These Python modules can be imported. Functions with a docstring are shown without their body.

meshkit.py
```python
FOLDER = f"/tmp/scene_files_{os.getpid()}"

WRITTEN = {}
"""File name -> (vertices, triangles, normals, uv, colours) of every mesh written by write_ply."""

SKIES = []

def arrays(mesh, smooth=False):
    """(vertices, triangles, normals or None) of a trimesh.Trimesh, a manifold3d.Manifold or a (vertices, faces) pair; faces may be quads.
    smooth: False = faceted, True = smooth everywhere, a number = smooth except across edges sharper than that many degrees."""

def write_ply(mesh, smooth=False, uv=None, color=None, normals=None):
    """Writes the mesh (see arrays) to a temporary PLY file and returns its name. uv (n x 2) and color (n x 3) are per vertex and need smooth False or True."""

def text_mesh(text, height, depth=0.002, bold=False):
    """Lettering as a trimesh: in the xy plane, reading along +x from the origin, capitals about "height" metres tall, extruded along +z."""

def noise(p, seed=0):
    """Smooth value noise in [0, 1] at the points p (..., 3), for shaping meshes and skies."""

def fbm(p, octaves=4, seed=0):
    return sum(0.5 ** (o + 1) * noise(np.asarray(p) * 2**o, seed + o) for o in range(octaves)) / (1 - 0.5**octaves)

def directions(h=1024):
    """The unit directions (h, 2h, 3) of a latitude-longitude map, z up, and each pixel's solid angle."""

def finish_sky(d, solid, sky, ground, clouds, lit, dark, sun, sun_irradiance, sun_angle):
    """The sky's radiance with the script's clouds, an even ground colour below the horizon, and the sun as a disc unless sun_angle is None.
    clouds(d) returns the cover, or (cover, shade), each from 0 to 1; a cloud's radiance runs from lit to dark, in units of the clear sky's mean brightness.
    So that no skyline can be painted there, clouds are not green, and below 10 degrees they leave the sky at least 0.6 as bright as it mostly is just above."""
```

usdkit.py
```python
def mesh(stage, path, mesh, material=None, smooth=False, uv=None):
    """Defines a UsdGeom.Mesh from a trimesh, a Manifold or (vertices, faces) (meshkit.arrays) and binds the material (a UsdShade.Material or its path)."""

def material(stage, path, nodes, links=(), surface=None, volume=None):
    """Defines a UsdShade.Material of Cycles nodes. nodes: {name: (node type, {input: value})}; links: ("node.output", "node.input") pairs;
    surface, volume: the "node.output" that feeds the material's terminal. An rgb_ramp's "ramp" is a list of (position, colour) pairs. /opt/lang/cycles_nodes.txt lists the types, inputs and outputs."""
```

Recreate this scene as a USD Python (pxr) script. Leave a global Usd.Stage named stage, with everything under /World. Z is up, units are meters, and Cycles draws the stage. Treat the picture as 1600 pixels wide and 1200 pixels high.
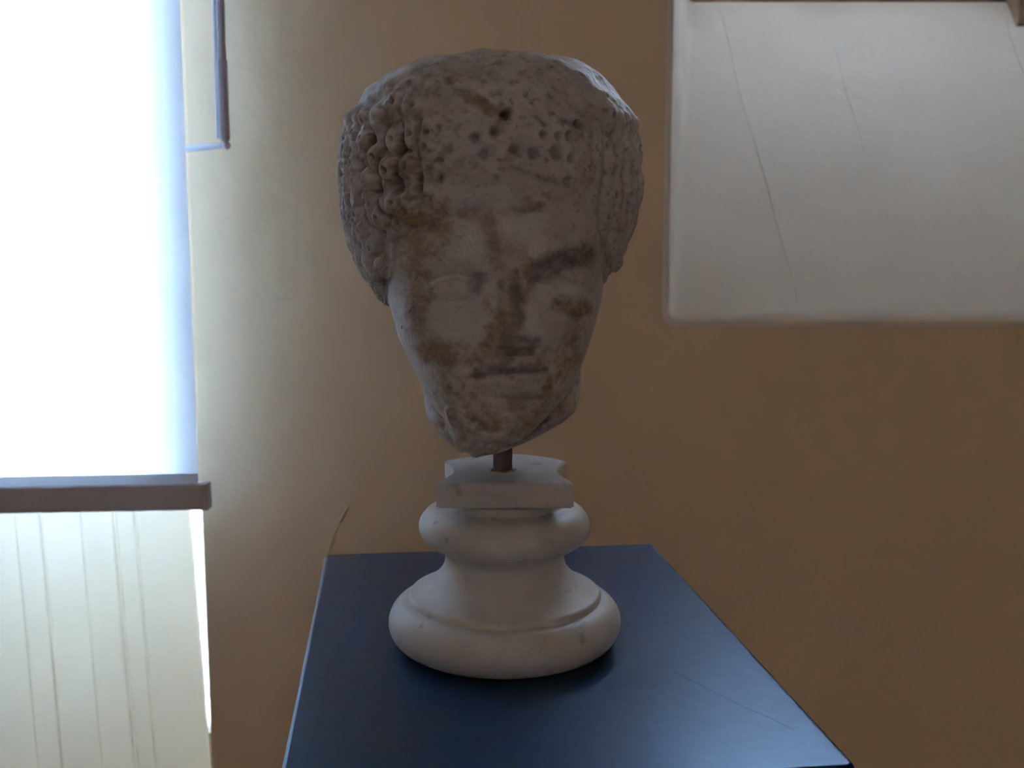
import math
import numpy as np
import trimesh
import manifold3d as m3
import meshkit
import usdkit
from pxr import Usd, UsdGeom, UsdLux, UsdShade, Gf, Sdf, Vt

# ------------------------------------------------------------------ camera, sky, exposure
stage = Usd.Stage.CreateInMemory()
UsdGeom.SetStageUpAxis(stage, 'Z')
UsdGeom.SetStageMetersPerUnit(stage, 1.0)
UsdGeom.Xform.Define(stage, '/World')
UsdGeom.Scope.Define(stage, '/World/Looks')

EYE = np.array([0.0, 0.0, 1.42])
PITCH = math.radians(7.125)
EXPOSURE = 0.0
SKY = (0.58, 0.86, 1.40)
SKY_STRENGTH = 25.0

cam = UsdGeom.Camera.Define(stage, '/World/camera')
cam.CreateHorizontalApertureAttr(36.0)
cam.CreateVerticalApertureAttr(27.0)
cam.CreateFocalLengthAttr(36.0)
cam.CreateFStopAttr(13.0)
cam.CreateFocusDistanceAttr(0.64)
cam.CreateClippingRangeAttr((0.05, 1000.0))
cam.CreateExposureAttr(EXPOSURE)
cam.AddTranslateOp().Set(Gf.Vec3d(*EYE))
cam.AddRotateXOp().Set(90.0 - math.degrees(PITCH))

dome = UsdLux.DomeLight.Define(stage, '/World/sky')
dome.CreateIntensityAttr(SKY_STRENGTH)
dome.CreateColorAttr(Gf.Vec3f(*SKY))

# added warm fill lamp, unseen, behind and above the visitor (its shade is built with the room)
LAMP_POS = (0.55, -1.30, 2.75)
LAMP_COLOR = (1.0, 0.74, 0.52)
LAMP_POWER = 1.2

# ------------------------------------------------------------------ helpers
RIGHT = np.array([1.0, 0, 0])
FWD = np.array([0, math.cos(PITCH), -math.sin(PITCH)])
UP = np.array([0, math.sin(PITCH), math.cos(PITCH)])


def at(u, v, y):
    """point of the measured photograph direction (u, v) at the distance y from the visitor"""
    d = FWD + RIGHT * (u - 800) / 1600 + UP * (600 - v) / 1600
    return EYE + d * (y / d[1])


def station(p):
    """directions of points as seen from the survey station, in 1600 x 1200 units"""
    q = np.asarray(p) - EYE
    zc = q @ FWD
    return 800 + 1600 * (q @ RIGHT) / zc, 600 - 1600 * (q @ UP) / zc


def z_at(v, y):
    return at(800, v, y)[2]


def numbered(path):
    if not stage.GetPrimAtPath(path):
        return path
    k = 1
    while stage.GetPrimAtPath(f'{path}_{k:03d}'):
        k += 1
    return f'{path}_{k:03d}'


def thing(name, label, cat, kind=None, group=None):
    x = UsdGeom.Xform.Define(stage, numbered('/World/' + name)).GetPrim()
    tag(x, label, cat, kind, group)
    return x


def tag(p, label=None, cat=None, kind=None, group=None):
    for k, v in (('label', label), ('category', cat), ('kind', kind), ('group', group)):
        if v:
            p.SetCustomDataByKey(k, v)
    return p


def obj(name, mesh, mat, parent=None, smooth=30, label=None):
    base = str(parent.GetPath()) if parent else '/World'
    m = usdkit.mesh(stage, numbered(base + '/' + name), mesh, mat, smooth=smooth).GetPrim()
    if label:
        m.SetCustomDataByKey('label', label)
    return m


def box(x0, x1, y0, y1, z0, z1):
    return m3.Manifold.cube([x1 - x0, y1 - y0, z1 - z0]).translate([x0, y0, z0])


def rbox(x0, x1, y0, y1, z0, z1, r, seg=12):
    s = m3.Manifold.sphere(r, seg)
    parts = [s.translate([x, y, z]) for x in (x0 + r, x1 - r) for y in (y0 + r, y1 - r) for z in (z0 + r, z1 - r)]
    return m3.Manifold.batch_hull(parts)


def lathe(profile, n=160):
    p = np.asarray(profile, float)
    a = np.arange(n) * 2 * np.pi / n
    v = np.stack([p[:, None, 0] * np.cos(a), p[:, None, 0] * np.sin(a), np.broadcast_to(p[:, None, 1], (len(p), n))], -1).reshape(-1, 3)
    i, j = np.meshgrid(np.arange(len(p) - 1), np.arange(n), indexing='ij')
    q = np.stack([i * n + j, i * n + (j + 1) % n, (i + 1) * n + (j + 1) % n, (i + 1) * n + j], -1).reshape(-1, 4)
    return v, np.vstack([q[:, [0, 1, 2]], q[:, [0, 2, 3]]])


def tube(points, r, n=12, caps=True):
    p = np.asarray(points, float)
    r = np.broadcast_to(r, (len(p),))
    t = np.gradient(p, axis=0)
    t /= np.linalg.norm(t, axis=1, keepdims=True)
    ref = np.where(np.abs(t[:, 2:]) < 0.9, [0, 0, 1.0], [1.0, 0, 0])
    a = np.cross(t, ref)
    a /= np.linalg.norm(a, axis=1, keepdims=True)
    b = np.cross(t, a)
    g = np.arange(n) * 2 * np.pi / n
    v = p[:, None] + r[:, None, None] * (np.cos(g)[None, :, None] * a[:, None] + np.sin(g)[None, :, None] * b[:, None])
    i, j = np.meshgrid(np.arange(len(p) - 1), np.arange(n), indexing='ij')
    q = np.stack([i * n + j, (i + 1) * n + j, (i + 1) * n + (j + 1) % n, i * n + (j + 1) % n], -1).reshape(-1, 4)
    f = np.vstack([q[:, [0, 1, 2]], q[:, [0, 2, 3]]])
    v = v.reshape(-1, 3)
    if caps:
        k = len(v)
        v = np.vstack([v, p[0], p[-1]])
        e = (len(p) - 1) * n
        j = np.arange(n)
        f = np.vstack([f, np.stack([np.full(n, k), j, (j + 1) % n], 1), np.stack([np.full(n, k + 1), e + (j + 1) % n, e + j], 1)])
    return v, f


def grid_faces(nr, nc, wrap=False, flip=False):
    i, j = np.meshgrid(np.arange(nr - 1), np.arange(nc if wrap else nc - 1), indexing='ij')
    a, b, c, d = i * nc + j, i * nc + (j + 1) % nc, (i + 1) * nc + (j + 1) % nc, (i + 1) * nc + j
    q = np.stack([a, b, c, d], -1).reshape(-1, 4)
    if flip:
        q = q[:, ::-1]
    return np.vstack([q[:, [0, 1, 2]], q[:, [0, 2, 3]]])


def smoothstep(a, b, x):
    t = np.clip((x - a) / (b - a), 0, 1)
    return t * t * (3 - 2 * t)


# ------------------------------------------------------------------ materials
L = '/World/Looks/'


def plain(name, color, rough=0.5, metal=0.0, spec=0.5, scale=40.0, vary=0.12, bump=0.0, bump_scale=None, extra=None):
    c = np.array(color)
    nodes = {
        'co': ('texture_coordinate', {}),
        'n': ('noise_texture', {'scale': scale, 'detail': 5.0, 'roughness': 0.6}),
        'r': ('rgb_ramp', {'ramp': [(0.25, tuple(c * (1 - vary))), (0.75, tuple(np.minimum(c * (1 + vary), 1)))]}),
        'p': ('principled_bsdf', {'roughness': rough, 'metallic': metal, 'specular_ior_level': spec, **(extra or {})}),
    }
    links = [('co.object', 'n.vector'), ('n.fac', 'r.fac'), ('r.color', 'p.base_color')]
    if bump:
        nodes['n2'] = ('noise_texture', {'scale': bump_scale or scale * 3, 'detail': 4.0})
        nodes['b'] = ('bump', {'strength': 1.0, 'distance': bump})
        links += [('co.object', 'n2.vector'), ('n2.fac', 'b.height'), ('b.normal', 'p.normal')]
    return usdkit.material(stage, L + name, nodes, links, surface='p.BSDF')


def wall_paint(name, c0, c1, spec=0.35, rough=0.55, bump=0.008):
    """uneven painted plaster: broad mottling, brush streaks and small lumps"""
    return usdkit.material(stage, L + name, {
        'g': ('geometry', {}),
        'n': ('noise_texture', {'scale': 2.2, 'detail': 5.0, 'roughness': 0.55}),
        'r': ('rgb_ramp', {'ramp': [(0.3, c0), (0.7, c1)]}),
        'n2': ('noise_texture', {'scale': 9.0, 'detail': 4.0, 'roughness': 0.55}),
        'n3': ('noise_texture', {'scale': 120.0, 'detail': 3.0}),
        'm': ('math', {'math_type': 'multiply_add', 'value2': 0.035, 'value3': 0.0}),
        'a': ('math', {'math_type': 'add'}),
        'b': ('bump', {'strength': 0.8, 'distance': bump}),
        'p': ('principled_bsdf', {'roughness': rough, 'specular_ior_level': spec}),
    }, [('g.position', 'n.vector'), ('n.fac', 'r.fac'), ('r.color', 'p.base_color'), ('g.position', 'n2.vector'), ('g.position', 'n3.vector'),
        ('n3.fac', 'm.value1'), ('m.value', 'a.value1'), ('n2.fac', 'a.value2'), ('a.value', 'b.height'), ('b.normal', 'p.normal')], surface='p.BSDF')


M = {}
M['ochre'] = wall_paint('ochre_plaster', (0.69, 0.525, 0.325), (0.75, 0.575, 0.37))
M['white_plaster'] = wall_paint('white_plaster', (0.76, 0.70, 0.61), (0.87, 0.81, 0.72), spec=0.25, rough=0.7, bump=0.004)
M['ceiling'] = plain('ceiling_paint', (0.62, 0.56, 0.46), 0.8, spec=0.2, scale=3)
M['floor'] = plain('terracotta_floor', (0.24, 0.13, 0.08), 0.45, scale=6)
M['paving'] = plain('outside_paving', (0.55, 0.53, 0.50), 0.8, scale=4)
M['crack'] = plain('crack_dust', (0.72, 0.67, 0.59), 0.9, scale=60)
M['bar'] = plain('blind_bar_paint', (0.60, 0.57, 0.62), 0.45, scale=50, vary=0.04)
M['crank'] = plain('crank_metal', (0.46, 0.44, 0.49), 0.38, metal=0.0, scale=50, vary=0.05)
M['crank_lit'] = plain('crank_lit_paint', (0.80, 0.84, 0.90), 0.35, scale=50, vary=0.04)  # paler copy of the crank metal, standing in for window light
M['wood'] = plain('window_wood', (0.20, 0.13, 0.075), 0.55, scale=25, vary=0.25)
M['rust'] = plain('rusty_iron', (0.085, 0.052, 0.038), 0.75, scale=220, vary=0.55, bump=0.0006, bump_scale=500)
M['rust_stain'] = plain('rust_stain', (0.30, 0.13, 0.04), 0.8, scale=300, vary=0.6, bump=0.0005, bump_scale=600)
M['lamp_metal'] = plain('lamp_metal', (0.25, 0.23, 0.2), 0.4, scale=20)
M['bulb'] = usdkit.material(stage, L + 'bulb_glow', {'e': ('emission', {'color': LAMP_COLOR, 'strength': 120.0})}, [], surface='e.emission')


def cloth(name, front, through, share, weave=900.0):
    return usdkit.material(stage, L + name, {
        'co': ('texture_coordinate', {}),
        'mp': ('mapping', {'scale': (1.0, 1.0, 0.08)}),
        'n': ('noise_texture', {'scale': 60.0, 'detail': 4.0}),
        'r': ('rgb_ramp', {'ramp': [(0.3, tuple(np.array(through) * 0.94)), (0.7, tuple(through))]}),
        'd': ('diffuse_bsdf', {'color': front}),
        't': ('translucent_bsdf', {}),
        'm': ('mix_closure', {'fac': share}),
    }, [('co.object', 'mp.vector'), ('mp.vector', 'n.vector'), ('n.fac', 'r.fac'), ('r.color', 't.color'), ('d.BSDF', 'm.closure1'), ('t.BSDF', 'm.closure2')], surface='m.closure')


M['blind'] = cloth('blind_fabric', (0.80, 0.85, 0.90), (0.84, 0.85, 0.86), 0.36)
M['curtain'] = cloth('curtain_fabric', (0.70, 0.66, 0.55), (0.86, 0.68, 0.43), 0.07)
M['apricot'] = cloth('fill_curtain_cloth', (0.75, 0.62, 0.45), (0.80, 0.56, 0.43), 0.078)  # cloth of the added window, tinted to warm its fill light
M['pane'] = usdkit.material(stage, L + 'window_glass', {
    'f': ('fresnel', {'IOR': 1.45}), 't': ('transparent_bsdf', {'color': (0.95, 0.97, 0.96)}), 'g': ('glossy_bsdf', {'color': (1, 1, 1), 'roughness': 0.02}), 'm': ('mix_closure', {})},
    [('f.fac', 'm.fac'), ('t.BSDF', 'm.closure1'), ('g.BSDF', 'm.closure2')], surface='m.closure')
M['frosted'] = usdkit.material(stage, L + 'frosted_glass', {
    't': ('translucent_bsdf', {'color': (0.88, 0.83, 0.77)}), 'd': ('diffuse_bsdf', {'color': (0.7, 0.68, 0.64)}), 'm': ('mix_closure', {'fac': 0.75})},
    [('d.BSDF', 'm.closure1'), ('t.BSDF', 'm.closure2')], surface='m.closure')
M['plinth'] = usdkit.material(stage, L + 'plinth_paint', {
    'co': ('texture_coordinate', {}),
    'n': ('noise_texture', {'scale': 120.0, 'detail': 6.0, 'roughness': 0.65}),
    'r': ('rgb_ramp', {'ramp': [(0.3, (0.004, 0.013, 0.034)), (0.7, (0.006, 0.016, 0.042))]}),
    'rr': ('map_range', {'from_min': 0.3, 'from_max': 0.7, 'to_min': 0.315, 'to_max': 0.335}),
    'p': ('principled_bsdf', {'specular_ior_level': 0.55, 'specular_tint': (0.11, 0.50, 1.0)}),
}, [('co.object', 'n.vector'), ('n.fac', 'r.fac'), ('n.fac', 'rr.value'), ('rr.result', 'p.roughness'), ('r.color', 'p.base_color')], surface='p.BSDF')
# pale grey statuary marble of the socle: cloudy, with a few grey veins and yellowed patches
M['marble'] = usdkit.material(stage, L + 'socle_marble', {
    'co': ('texture_coordinate', {}),
    'n': ('noise_texture', {'scale': 16.0, 'detail': 6.0, 'roughness': 0.6, 'distortion': 0.6}),
    'r': ('rgb_ramp', {'ramp': [(0.3, (0.47, 0.44, 0.42)), (0.55, (0.58, 0.55, 0.53)), (0.75, (0.62, 0.60, 0.58))]}),
    'w': ('noise_texture', {'scale': 26.0, 'detail': 3.0, 'distortion': 2.2}),
    'wr': ('rgb_ramp', {'ramp': [(0.48, (0, 0, 0)), (0.5, (1, 1, 1)), (0.52, (0, 0, 0))]}),
    'k': ('noise_texture', {'scale': 11.0, 'detail': 2.0}),
    'kr': ('rgb_ramp', {'ramp': [(0.50, (0, 0, 0)), (0.64, (0.38, 0.38, 0.38))]}),
    'mm': ('math', {'math_type': 'multiply'}),
    'mx': ('mix', {'color2': (0.24, 0.23, 0.25)}),
    'y': ('noise_texture', {'scale': 19.0, 'detail': 3.0}),
    'yr': ('rgb_ramp', {'ramp': [(0.55, (0, 0, 0)), (0.75, (0.5, 0.5, 0.5))]}),
    'my': ('mix', {'color2': (0.47, 0.37, 0.25)}),
    's': ('noise_texture', {'scale': 75.0, 'detail': 2.0, 'roughness': 0.4}),
    'sr': ('rgb_ramp', {'ramp': [(0.66, (0, 0, 0)), (0.74, (0.5, 0.5, 0.5))]}),
    'ms': ('mix', {'color2': (0.22, 0.21, 0.23)}),
    'p': ('principled_bsdf', {'roughness': 0.42, 'specular_ior_level': 0.4, 'subsurface_weight': 0.0}),
}, [('co.object', 'n.vector'), ('co.object', 'w.vector'), ('co.object', 'k.vector'), ('co.object', 'y.vector'), ('n.fac', 'r.fac'), ('w.fac', 'wr.fac'), ('k.fac', 'kr.fac'),
    ('wr.color', 'mm.value1'), ('kr.color', 'mm.value2'), ('mm.value', 'mx.fac'), ('r.color', 'mx.color1'), ('y.fac', 'yr.fac'), ('yr.color', 'my.fac'), ('mx.color', 'my.color1'), ('my.color', 'ms.color1'), ('co.object', 's.vector'), ('s.fac', 'sr.fac'), ('sr.color', 'ms.fac'), ('ms.color', 'p.base_color')], surface='p.BSDF')
# weathered head: clean marble, brown earth stain, dark crusts with painted shade, pale wear with painted light; carried by the mesh (primvar "patina")
M['head'] = usdkit.material(stage, L + 'weathered_marble', {
    'co': ('texture_coordinate', {}),
    'at': ('attribute', {'attribute': 'patina'}),
    'sp': ('separate_color', {'color_type': 'rgb'}),
    'n': ('noise_texture', {'scale': 55.0, 'detail': 7.0, 'roughness': 0.65}),
    'r': ('rgb_ramp', {'ramp': [(0.3, (0.33, 0.29, 0.265)), (0.6, (0.43, 0.395, 0.37)), (0.8, (0.47, 0.44, 0.415))]}),
    'n2': ('noise_texture', {'scale': 160.0, 'detail': 5.0, 'roughness': 0.7}),
    'sr': ('rgb_ramp', {'ramp': [(0.3, (0.07, 0.038, 0.022)), (0.5, (0.20, 0.12, 0.065)), (0.75, (0.33, 0.22, 0.125))]}),
    'm1': ('mix', {}),
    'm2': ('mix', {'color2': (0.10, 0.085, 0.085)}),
    'm3': ('mix', {'color2': (0.46, 0.445, 0.44)}),
    'n3': ('noise_texture', {'scale': 380.0, 'detail': 3.0}),
    'b': ('bump', {'strength': 0.8, 'distance': 0.0008}),
    'p': ('principled_bsdf', {'roughness': 0.5, 'specular_ior_level': 0.4}),
}, [('at.color', 'sp.color'), ('co.object', 'n.vector'), ('co.object', 'n2.vector'), ('co.object', 'n3.vector'), ('n.fac', 'r.fac'), ('n2.fac', 'sr.fac'),
    ('r.color', 'm3.color1'), ('sp.b', 'm3.fac'), ('m3.color', 'm1.color1'), ('sr.color', 'm1.color2'), ('sp.r', 'm1.fac'), ('m1.color', 'm2.color1'), ('sp.g', 'm2.fac'),
    ('m2.color', 'p.base_color'), ('n3.fac', 'b.height'), ('b.normal', 'p.normal')], surface='p.BSDF')

# ------------------------------------------------------------------ the room
WALL = 1.55          # front face of the ochre wall
THICK = 0.60
XL, XR, YB, ZC = -2.3, 2.4, -3.2, 3.3
W1X0, W1X1, W1Z0, W1Z1 = -1.52, at(320, 900, WALL)[0], 0.45, 2.75    # the window on the left


def rounded_rect(x0, x1, z0, z1, r, k=8):
    pts = []
    for cx, cz, a0 in ((x1 - r, z0 + r, -90), (x1 - r, z1 - r, 0), (x0 + r, z1 - r, 90), (x0 + r, z0 + r, 180)):
        for a in np.radians(np.linspace(a0, a0 + 90, k)):
            pts.append((cx + r * math.cos(a), cz + r * math.sin(a)))
    return np.array(pts)


# the splayed opening of the high window on the right: sloping sill below, slanting cheeks
SX0, SX1 = at(1047, 470, WALL)[0], 1.30
SZ0, SZ1 = at(800, 497, WALL)[2], 2.60
DEEP = 0.478
IX0, IX1, IZ0 = at(1073, 4, WALL + DEEP)[0], SX1 - 0.10, SZ0 + DEEP * 1.2
SEC = []
for dy, grow, s in ((-0.001, 0.007, 0.0), (0.000, 0.0045, 0.0), (0.002, 0.0022, 0.0), (0.006, 0.0006, 0.0), (0.012, 0.0, 0.0), (0.12, 0, 0.12 / DEEP), (0.24, 0, 0.24 / DEEP), (0.36, 0, 0.36 / DEEP), (DEEP, 0, 1.0)):
    r = 0.016 + grow
    x0, x1 = SX0 + (IX0 - SX0) * s - grow, SX1 + (IX1 - SX1) * s + grow
    z0 = SZ0 + (IZ0 - SZ0) * max(0, dy) / DEEP - grow
    SEC.append((WALL + dy, rounded_rect(x0, x1, z0, SZ1 + grow, r)))


def loft(sections, reverse=False):
    n = len(sections[0][1])
    v = np.vstack([np.column_stack([s[:, 0], np.full(n, y), s[:, 1]]) for y, s in sections])
    return v, grid_faces(len(sections), n, wrap=True, flip=reverse)


def lining():
    inner_v, inner_f = loft(SEC)
    out = []
    for k, (y, s) in enumerate(SEC):
        c = s.mean(0)
        d = s - c
        out.append((y + (0.004 if k == 0 else 0), c + d * (1 + 0.02 / np.abs(d).max(0))))
    outer_v, outer_f = loft(out, True)
    n, k = len(inner_v), len(SEC[0][1])
    j = np.arange(k)
    f = [inner_f, outer_f + n]
    for row, flip in ((0, True), (len(SEC) - 1, False)):
        a, b = row * k + j, row * k + (j + 1) % k
        q = np.stack([a, b, b + n, a + n], 1)
        if flip:
            q = q[:, ::-1]
        f += [q[:, [0, 1, 2]], q[:, [0, 2, 3]]]
    return trimesh.Trimesh(np.vstack([inner_v, outer_v]), np.vstack(f), process=False)


def hull_of(sections, grow=0.0):
    pts = np.vstack([np.column_stack([s[:, 0], np.full(len(s), y), s[:, 1]]) for y, s in sections])
    return m3.Manifold.hull_points(pts)


back = box(XL, XR, WALL, WALL + THICK, 0, ZC) - box(W1X0, W1X1, WALL - 0.1, WALL + THICK + 0.1, W1Z0, W1Z1)
cut = hull_of([(WALL, rounded_rect(SX0 - 0.004, SX1 + 0.004, SZ0 - 0.004, SZ1 + 0.004, 0.02)), (WALL - 0.05, rounded_rect(SX0 - 0.004, SX1 + 0.004, SZ0 - 0.004, SZ1 + 0.004, 0.02)), (WALL + DEEP + 0.001, rounded_rect(IX0 - 0.004, IX1 + 0.004, IZ0 - 0.004, SZ1 + 0.004, 0.02))])
back = back - cut - box(IX0, IX1, WALL + DEEP - 0.01, WALL + THICK + 0.1, IZ0, SZ1)
wall_back = obj('wall_back', back, M['ochre'], smooth=20)
tag(wall_back, kind='structure', label='uneven ochre plaster wall behind the marble head', cat='wall')
T = 0.25
W3 = (-0.75, 0.95, 0.95, 2.55)      # added unseen window behind the visitor, curtained fill light for the front
for name, b, m, lab in (('wall_left', box(XL - T, XL, YB, WALL + THICK, 0, ZC), M['ochre'], 'ochre plaster wall at the left of the room'),
                        ('wall_right', box(XR, XR + T, YB, WALL + THICK, 0, ZC), M['ochre'], 'ochre plaster wall at the right of the room'),
                        ('wall_front', box(XL - T, XR + T, YB - T, YB, 0, ZC) - box(W3[0], W3[1], YB - 1, YB + 1, W3[2], W3[3]), M['ochre'], 'ochre plaster wall behind the visitor')):
    tag(obj(name, b, m, smooth=False), lab, 'wall', 'structure')
tag(obj('floor', box(XL - T, XR + T, YB - T, WALL + THICK, -0.2, 0), M['floor'], smooth=False), 'dark terracotta floor of the room', 'floor', 'structure')
tag(obj('ceiling', box(XL - T, XR + T, YB - T, WALL + THICK, ZC, ZC + 0.25), M['ceiling'], smooth=False), 'pale plaster ceiling of the room', 'ceiling', 'structure')
tag(obj('shading_wall', box(-3.0, 0.1, 2.45, 2.6, -3.2, 0.92), M['paving'], smooth=False), 'added low wall outside that shades the lower curtain', 'shading_wall', 'structure')  # added outside to darken the curtain towards its foot
tag(obj('ground', box(-40, 40, WALL + THICK, 60, -3.4, -3.2) + box(-40, 40, -60, YB - T, -3.4, -3.2), M['paving'], smooth=False), 'pale paving of the courtyard outside the windows', 'ground', 'structure')

w3 = thing('window_3', 'added window behind the visitor, curtained to give warm fill light', 'window', 'structure')
f3 = box(W3[0], W3[1], YB - 0.18, YB - 0.12, W3[2], W3[3]) - box(W3[0] + 0.06, 0.06, YB - 1, YB, W3[2] + 0.06, W3[3] - 0.06) - box(0.14, W3[1] - 0.06, YB - 1, YB, W3[2] + 0.06, W3[3] - 0.06)
obj('window_frame', f3, M['wood'], w3, False)
x3 = np.linspace(W3[0] - 0.002, W3[1] + 0.002, 160)
v3 = np.vstack([np.column_stack([x3, YB - 0.06 + 0.018 * np.sin(x3 * 70), np.full(160, z)]) for z in (W3[3] + 0.0, W3[2] + 0.01)])
obj('fill_curtain', (v3, grid_faces(2, 160)), M['apricot'], w3, True)

# a raised hairline ridge in the plaster, left of the plinth
rp = [at(*p, WALL) for p in ((546, 786), (540, 798), (533, 812), (526, 825), (521, 838), (515, 855), (508, 875))]
rid = tube([p + np.array([0, 0.0012, 0]) for p in rp], [0.0006, 0.0028, 0.0032, 0.0022, 0.0026, 0.0024, 0.001], 8)
obj('plaster_ridge', rid, M['ochre'], wall_back, True, 'thin raised ridge in the ochre plaster')
rng = np.random.default_rng(4)
for u, v, r in ((383, 866, 0.0028), (394, 877, 0.0024), (365, 864, 0.0018), (440, 815, 0.0016)):
    s = trimesh.creation.icosphere(2, r)
    s.apply_scale([1, 0.45, 1.2])
    s.apply_translation(at(u, v, WALL))
    obj('plaster_lump', s, M['ochre'], wall_back, True)

# window_1, behind the blind
w1 = thing('window_1', 'bright daylit window behind the pale roller blind', 'window', 'structure')
FY = WALL + 0.30
fr = box(W1X0, W1X1, FY, FY + 0.06, W1Z0, W1Z1)
mid = (W1X0 + W1X1) / 2
holes = [(W1X0 + 0.06, mid - 0.04), (mid + 0.04, W1X1 - 0.012)]
for a, b in holes:
    fr = fr - box(a, b, FY - 0.1, FY + 0.2, W1Z0 + 0.07, W1Z1 - 0.07)
obj('window_frame', fr, M['wood'], w1, False, 'brown wooden window frame')
for a, b in holes:
    obj('pane', box(a - 0.01, b + 0.008, FY + 0.028, FY + 0.032, W1Z0 + 0.06, W1Z1 - 0.06), M['pane'], w1, False)

zc0 = at(310, 785, WALL + 0.02)[2]
obj('side_casing', rbox(W1X1 - 0.055, W1X1 - 0.002, WALL + 0.012, WALL + 0.05, zc0, W1Z1 + 0.002, 0.004), M['ochre'], w1, 30, 'pale casing at the right of the window')

# window_2: the high splayed opening on the right
w2 = thing('window_2', 'white plastered splayed sill and cheek of a high window set in the ochre wall', 'window', 'structure')
obj('sloping_sill', lining(), M['white_plaster'], w2, 40, 'white plaster lining with rounded lower corners and sloping sill')


def on_sill(u, v):
    """where the measured direction meets the sloping sill"""
    d = at(u, v, 1.0) - EYE
    k = (IZ0 - SZ0) / DEEP
    # EYE.z + t*dz = SZ0 + (t*dy - WALL)*k
    t = (SZ0 - WALL * k - EYE[2]) / (d[2] - k * d[1])
    return EYE + d * t


for pts, r in (((( 1118, 2), (1130, 30), (1140, 70), (1152, 130), (1165, 175), (1176, 210), (1190, 260), (1202, 300), (1212, 345), (1225, 390), (1236, 425), (1246, 468)), 0.0007),
               (((1300, 60), (1312, 100), (1322, 145), (1338, 190), (1350, 235)), 0.0004),
               (((1572, 30), (1580, 60), (1590, 90), (1602, 120)), 0.0009)):
    p = np.array([on_sill(*q) for q in pts])
    p = np.array([np.interp(np.linspace(0, 1, 40), np.linspace(0, 1, len(p)), p[:, k]) for k in range(3)]).T
    obj('crack', tube(p, r, 6), M['crack'], w2, True, 'hairline crack in the white plaster')
F2 = WALL + DEEP + 0.012
f2 = box(IX0, IX1, F2, F2 + 0.06, IZ0, SZ1) - box(IX0 + 0.035, (IX0 + IX1) / 2 - 0.03, F2 - 1, F2 + 1, IZ0 + 0.13, SZ1 - 0.05) - box((IX0 + IX1) / 2 + 0.03, IX1 - 0.05, F2 - 1, F2 + 1, IZ0 + 0.13, SZ1 - 0.05)
obj('window_frame', f2, M['wood'], w2, False, 'brown wooden window frame')
for a, b in ((IX0 + 0.03, (IX0 + IX1) / 2 - 0.025), ((IX0 + IX1) / 2 + 0.025, IX1 - 0.045)):
    obj('pane', box(a, b, F2 + 0.028, F2 + 0.032, IZ0 + 0.12, SZ1 - 0.045), M['frosted'], w2, False)

sb = on_sill(1592, 26)
obj('shutter', rbox(sb[0] - 0.012, sb[0] + 0.10, sb[1] - 0.02, F2 - 0.002, sb[2] - 0.02, IZ0 + 0.25, 0.004), M['wood'], w2, 30, 'brown wooden shutter edge at the top of the sill')
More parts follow.
